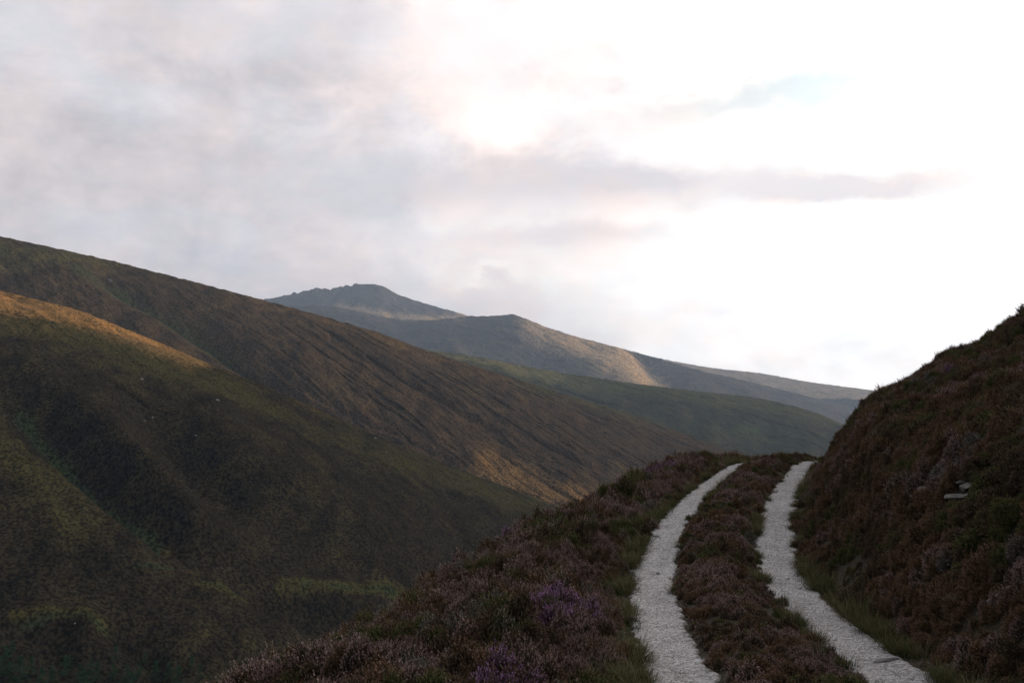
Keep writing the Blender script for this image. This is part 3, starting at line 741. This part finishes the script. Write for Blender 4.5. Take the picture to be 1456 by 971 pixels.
# ------------------------------------------------------------------ grass verges and gravel
def grass_mat(name, c1, c2, tip):
    return leaf_material(name, c1, c2, tip, tip, 0.75)
GM_green = grass_mat('verge_grass', (0.050, 0.070, 0.022), (0.085, 0.095, 0.032), (0.13, 0.12, 0.05))
GM_straw = grass_mat('straw_grass', (0.10, 0.10, 0.04), (0.20, 0.17, 0.085), (0.30, 0.24, 0.13))
grass_col = bpy.data.collections.new('grass_blades')
for j in range(4):
    grass_col.objects.link(tuft(f'grass_a_{j}', GM_green, 500 + j, n=30, L=(0.03, 0.10), rad=0.09, w=0.003, lean=0.7))
for j in range(2):
    grass_col.objects.link(tuft(f'grass_b_{j}', GM_straw, 600 + j, n=36, L=(0.08, 0.20), rad=0.04, w=0.0022, lean=0.6))
def verge_cover():
    y = rng.uniform(3, 27, 24000); side = rng.integers(0, 4, len(y))
    sl = np.sqrt(1 + ((xl(y + .1) - xl(y - .1)) / .2) ** 2)
    o_ = np.abs(rng.normal(size=len(y)))
    base = np.where(side < 2, xl(y), xl(y) + gauge(y))
    off = np.select([side == 0, side == 1, side == 2, side == 3], [-(0.22 + 0.13 * o_), 0.26 + 0.03 * o_, -(0.26 + 0.03 * o_), 0.24 + 0.10 * o_])
    x = base + off * sl
    n = fbm(x / 0.8, y / 0.8, 3, 511)
    thr = np.select([side == 0, side == 1, side == 2, side == 3], [-0.15, 0.35, 0.30, 0.0])
    keep = (n > thr)
    spots = []
    for (px_, py_, rr, nn) in ((918, 742, 0.33, 260), (1215, 880, 0.30, 260), (905, 790, 0.2, 160), (1036, 648, .4, 160), (915, 900, 0.2, 80), (1245, 905, 0.22, 200), (1105, 700, .1, 20)):
        h = hit_A(px_, py_); a = rng.uniform(0, 6.28, nn); q = rr * 1.1 * np.sqrt(rng.uniform(0, 1, nn)); yy = h.y + 2.4 * q * np.sin(a); sl_ = (xl(h.y + .3) - xl(h.y - .3)) / .6; spots.append(np.stack([h.x + 0.75 * q * np.cos(a) + sl_ * (yy - h.y), yy], 1))
    sp = np.concatenate(spots); dl, dr = edge_dists(sp[:, 0], sp[:, 1]); sp = sp[(np.abs(dl) > 0.23) & (np.abs(dr) > 0.24)]
    x = np.concatenate([x[keep], sp[:, 0]]); y = np.concatenate([y[keep], sp[:, 1]])
    idx = np.where(rng.uniform(size=len(x)) < 0.82, rng.integers(0, 4, len(x)), rng.integers(4, 6, len(x)))
    s = rng.uniform(0.6, 1.25, len(x))
    o = scatter('grass', np.stack([x, y, zA(x, y) + 0.005], 1), idx, np.stack([0.15 * rng.normal(size=len(x)), 0.15 * rng.normal(size=len(x)), rng.uniform(0, 6.28, len(x))], 1), np.stack([s, s, s], 1), grass_col)
    tag(o, 'short green grass growing along the edges of the gravel wheel tracks', kind='stuff')
verge_cover()

def rock_mesh(name, mat, seed, sub=3, sx=1, sy=1, sz=1, rough=0.35, flat=0.0, parent=None, link_it=True, sharp=True):
    bm = bmesh.new(); bmesh.ops.create_icosphere(bm, subdivisions=sub, radius=1.0)
    g = random.Random(seed); planes = []
    for _ in range(13):
        n = Vector((g.gauss(0, 1), g.gauss(0, 1), g.gauss(0, 1))).normalized(); planes.append((n, g.uniform(0.30, 0.72)))
    off = Vector((seed * 3.7, seed * 1.3, seed * 7.1))
    for v in bm.verts:
        p = v.co.copy()
        for n, d in planes:
            k = p.dot(n)
            if k > d: p -= n * (k - d) * 0.98
        p *= 1 + rough * 0.35 * mnoise.noise(p * 1.6 + off) + rough * 0.14 * mnoise.noise(p * 5 + off)
        v.co = (p.x * sx, p.y * sy, p.z * sz)
    me = bpy.data.meshes.new(name); bm.to_mesh(me); bm.free(); me.materials.append(mat)
    o = bpy.data.objects.new(name, me)
    if link_it: COL.objects.link(o)
    if parent: o.parent = parent
    return o
def stone_material(name, c1, c2, lichen=(0.2, 0.2, 0.17), s=6):
    m, nt, b = new_mat(name); tc = nt.nodes.new('ShaderNodeTexCoord'); P = S(nt, tc.outputs['Object'])
    n1 = noise(nt, P, s * 0.5, 6, 0.65); n2 = noise(nt, P, s * 5, 3, 0.6); n3 = noise(nt, P, s, 4, 0.7)
    c = mix(nt, n1.step(0.35, 0.65), c1, c2); c = mix(nt, n3.step(0.58, 0.68), c, lichen)
    c = mix(nt, n2.step(0.6, 0.75) * 0.6, c, (0.07, 0.065, 0.06))
    nt.links.new(c.v, b.inputs['Base Color']); bump(nt, b, n2 + n1, 0.6, 0.02 * 6 / s)
    return m
M_pale = stone_material('pale_granite', (0.34, 0.32, 0.31), (0.48, 0.46, 0.45), (0.40, 0.39, 0.36), 8)
M_grey = stone_material('grey_granite', (0.13, 0.125, 0.12), (0.22, 0.21, 0.20), (0.17, 0.18, 0.13), 3)
M_white = stone_material('quartz_stone', (0.28, 0.27, 0.26), (0.38, 0.37, 0.36), (0.55, 0.55, 0.5), 8)
M_bank = stone_material('weathered_stone', (0.15, 0.14, 0.125), (0.26, 0.245, 0.22), (0.20, 0.21, 0.15), 10)

peb_col = bpy.data.collections.new('pebbles')
for j in range(4): peb_col.objects.link(rock_mesh(f'pebble_{j}', (M_pale, M_pale, M_grey, M_white)[j], 40 + j, 1, 1, 0.8, 0.6, 0.5, link_it=False))
def gravel_cover():
    y = 3.0 + 21.5 * rng.uniform(0, 1, 34000) ** 1.15; side = rng.integers(0, 2, len(y))
    sl = np.sqrt(1 + ((xl(y + .1) - xl(y - .1)) / .2) ** 2)
    u = rng.normal(size=len(y)) * 0.19
    x = np.where(side == 0, xl(y), xl(y) + gauge(y)) + np.clip(u, -0.42, 0.42) * sl
    s = 0.0036 * np.exp(rng.normal(size=len(y)) * 0.45); s = np.clip(s, 0.002, 0.018)
    idx = rng.choice(4, len(y), p=[0.45, 0.30, 0.20, 0.05])
    o = scatter('gravel', np.stack([x, y, zA(x, y) + 0.024], 1), idx, rng.uniform(0, 6.28, (len(y), 3)), np.stack([s, s, s * 0.7], 1), peb_col)
    tag(o, 'loose pale gravel lying on the two wheel tracks', kind='stuff')
gravel_cover()

# ------------------------------------------------------------------ single stones
def put_stone(px, py, size, mat, label, group=None, where=None, sx=1, sy=1, sz=0.7, name='stone', sub=3, seed=0, rz=0.0, sink=0.25, cat='stone', rough=.35):
    p = hit_A(px, py) if where is None else on_hill(where, px, py)
    o = rock_mesh(name, mat, seed, sub, size * sx, size * sy, size * sz, rough)
    o.location = (p.x, p.y, p.z + size * sz * (0.5 - sink) + (0.024 if where is None else 0)); o.rotation_euler = (0.1, -0.08, rz)
    tag(o, label, cat, group); return o
put_stone(1262, 943, 0.105, M_pale, 'flat pale grey stone lying on the right-hand wheel track near its grassy edge', sx=1.25, sy=.55, sz=0.22, seed=1, rz=.3, sink=0.1)
put_stone(934, 765, 0.07, M_pale, 'pale flat stone lying on the left wheel track beside the centre heather strip', sx=1.3, sy=.6, sz=0.3, seed=2, sink=0.1)
put_stone(936, 819, 0.03, M_white, 'tiny white pebble alone in the middle of the left wheel track', seed=3, name='pebble', cat='pebble', sink=0)
put_stone(1101, 702, 0.075, M_white, 'whitish stone at the left edge of the right wheel track, near the crest', seed=4, sx=1.5, sy=.7, sz=.4, sink=0.05)
put_stone(1136, 838, 0.06, M_pale, 'pale stone on the right verge where the right wheel track bends', seed=5, sx=1.3, sz=.4)
put_stone(1121, 826, 0.03, M_pale, 'small pale stone just above the bend stone on the right wheel track', seed=6, sz=.5, sink=0)
for i, (px_, py_, s_, sx_, sz_, lb) in enumerate([
        (1362, 712, .13, 1.3, .6, 'broken pale rock at the foot of the stony scar on the right bank'),
        (1372, 700, .11, 1.0, .8, 'angular pale rock in the middle of the stony scar on the right bank'),
        (1368, 690, .09, 1.2, .6, 'small pale rock at the top of the stony scar on the right bank'),
        (1380, 709, .10, 1.6, .4, 'slab-like rock at the right side of the stony scar on the right bank'),
        (1312, 702, .10, 1.5, .5, 'narrow pale rock left of the stony scar, showing between heather bushes'),
        (1300, 709, .08, 1.3, .5, 'lower pale rock left of the stony scar, half under heather'),
        (1440, 845, .07, 1.0, .8, 'upright pale stone in the heather near the right edge of the photo'),
        (1412, 860, .08, 1.4, .5, 'bluish grey stone lying low in the heather below the upright pale stone')]):
    put_stone(px_, py_, s_ * 0.95, M_bank, lb, 'stones showing through the heather bank', sx=sx_, sy=.8, sz=sz_ * 0.8, seed=20 + i, rz=0.6, sink=0.1, name='rock', cat='rock')
for i, (px_, py_, s_, mt, hh, lb) in enumerate([
        (156, 397, 5.5, M_grey, hC, 'large grey boulder high on the left hill at the head of the green gully'),
        (350, 421, 4.0, M_grey, hC, 'dark boulder standing alone on the skyline of the left hill'),
        (57, 371, 2.0, M_grey, hC, 'small grey boulder highest on the left hill, near the left edge'),
        (203, 538, 1.7, M_pale, hB, 'pale flat boulder just below the sunlit crest of the near spur'),
        (310, 567, 1.5, M_pale, hB, 'pale boulder on the grassy band of the near spur, right of the others'),
        (218, 592, 1.1, M_white, hB, 'white boulder on the near spur, upper of a close pair'),
        (207, 597, .9, M_white, hB, 'smaller white boulder on the near spur, lower of a close pair'),
        (279, 617, 1.0, M_white, hB, 'small white boulder alone on the dark middle of the near spur'),
        (534, 621, 1.3, M_pale, hB, 'pale boulder on the crest line of the near spur beside the dark gully'),
        (551, 641, .9, M_pale, hB, 'small pale boulder a little below the crest of the near spur'),
        (638, 707, .7, M_white, hB, 'tiny white boulder low on the right end of the near spur'),
        (109, 885, .75, M_white, hB, 'white stone on the mossy green bench in the valley bottom')]):
    put_stone(px_, py_, s_ * 0.7, mt, lb, 'boulders on the far hillsides', where=hh, sx=1.2, sy=.9, sz=.75, seed=60 + i, sub=2, name='boulder', cat='boulder', sink=0.3)

# ------------------------------------------------------------------ standing grass tufts beside the track
def put_tuft(px, py, label, mat, n, L, rad, seed, w=.0025, lean=.5):
    p = hit_A(px, py); o = tuft('grass_tuft', mat, seed, n, L, rad, w, lean, link_it=True); o.location = (p.x, p.y, p.z)
    tag(o, label, 'grass tuft'); return o
put_tuft(918, 748, 'pale yellow-green grass tuft on the left verge halfway up the left wheel track', GM_straw, 190, (.14, .34), .15, 901)
put_tuft(1218, 884, 'long arching straw-coloured grass tuft leaning out of the right bank over the verge', GM_straw, 130, (.2, .48), .14, 902, .0022, .9)
put_tuft(1036, 655, 'dried tan grass tuft at the crest beside the top of the left wheel track', GM_straw, 240, (.15, .4), .28, 903)
put_tuft(897, 925, 'yellowish grass tuft at the left verge near the bottom of the photo', GM_straw, 90, (.08, .22), .1, 904)
put_tuft(1163, 935, 'small dark green tuft standing at the right edge of the centre strip', GM_green, 120, (.08, .2), .05, 905, .0035, .35)

# ------------------------------------------------------------------ young trees in the valley bottom
M_bark = new_mat('bark')[0]; M_bark.node_tree.nodes['Principled BSDF'].inputs['Base Color'].default_value = (0.07, 0.05, 0.04, 1)
def needle_mat():
    m, nt, b = new_mat('needles'); r = attr(nt, 'r')
    c = mix(nt, r, (0.025, 0.065, 0.030), (0.055, 0.120, 0.050)); nt.links.new(c.v, b.inputs['Base Color']); return m
M_needle = needle_mat()
def make_tree(seed, H=5.0):
    g = np.random.default_rng(seed)
    root = bpy.data.objects.new('pine_tree', None); COL.objects.link(root)
    V = []; Fc = []
    for k in range(6):
        z = H * 0.95 * k / 5; r = 0.10 * (1 - k / 5.3)
        for j in range(7): V.append((r * math.cos(j * 6.283 / 7) + .05 * math.sin(k), r * math.sin(j * 6.283 / 7), z))
    for k in range(5):
        for j in range(7): Fc.append((k * 7 + j, k * 7 + (j + 1) % 7, (k + 1) * 7 + (j + 1) % 7, (k + 1) * 7 + j))
    mesh_obj('trunk', V, Fc, M_bark, parent=root)
    V = []; Rr = []
    for i in range(46):
        f = g.uniform(0.08, 1.0); z0 = H * f; L = (1 - f) ** 0.8 * H * 0.36 * g.uniform(0.6, 1.15) + 0.12; a = g.uniform(0, 6.28)
        d = np.array([math.cos(a), math.sin(a), g.uniform(0.1, 0.5)])
        for k in range(42):
            s = g.uniform(0.1, 1); p = np.array([0, 0, z0]) + d * L * s + g.normal(size=3) * (0.06 + 0.10 * s)
            u = g.normal(size=3); u /= np.linalg.norm(u); w = np.cross(u, g.normal(size=3)); w /= np.linalg.norm(w)
            q = g.uniform(0.09, 0.17); rr = np.clip(0.4 * s + 0.6 * g.uniform(), 0, 1)
            V += [p - w * q * .35, p + w * q * .35, p + u * q + np.array([0, 0, q * .5])]; Rr += [rr] * 3
    c = mesh_obj('crown', np.array(V), np.arange(len(V)).reshape(-1, 3), M_needle, smooth=False, parent=root); add_attr(c, 'r', Rr)
    return root
protos = [make_tree(700 + i) for i in range(3)]
tspots = [(8, 968, 1.5), (28, 975, 1.3), (45, 962, 0.9), (75, 974, 0.8), (92, 965, 1.0), (112, 972, .9), (100, 950, .6), (128, 960, .75), (140, 974, 1.0), (163, 968, .8), (166, 940, .7),
          (182, 975, .9), (200, 965, .7), (208, 945, .6), (222, 974, 1.1), (240, 969, .9), (255, 978, 1.0), (60, 985, 1.1), (120, 990, 1.2), (190, 990, 1.1), (272, 950, .6), (18, 930, .6), (285, 965, .7)]
for i, (px_, py_, s_) in enumerate(tspots):
    p = on_hill(hB, px_, py_ - 4)
    if i < 3: t_ = protos[i]
    else:
        src = protos[i % 3]; t_ = src.copy(); COL.objects.link(t_)
        for ch in src.children:
            c_ = ch.copy(); COL.objects.link(c_); c_.parent = t_
    t_.location = (p.x, p.y, p.z - 0.2); t_.rotation_euler = (0, 0, i * 1.9); t_.scale = (s_ * 1.5, s_ * 1.5, s_ * 1.25)
    tag(t_, 'dark green young pine growing in the shaded valley bottom at the lower left', 'tree', 'young pines in the valley bottom')
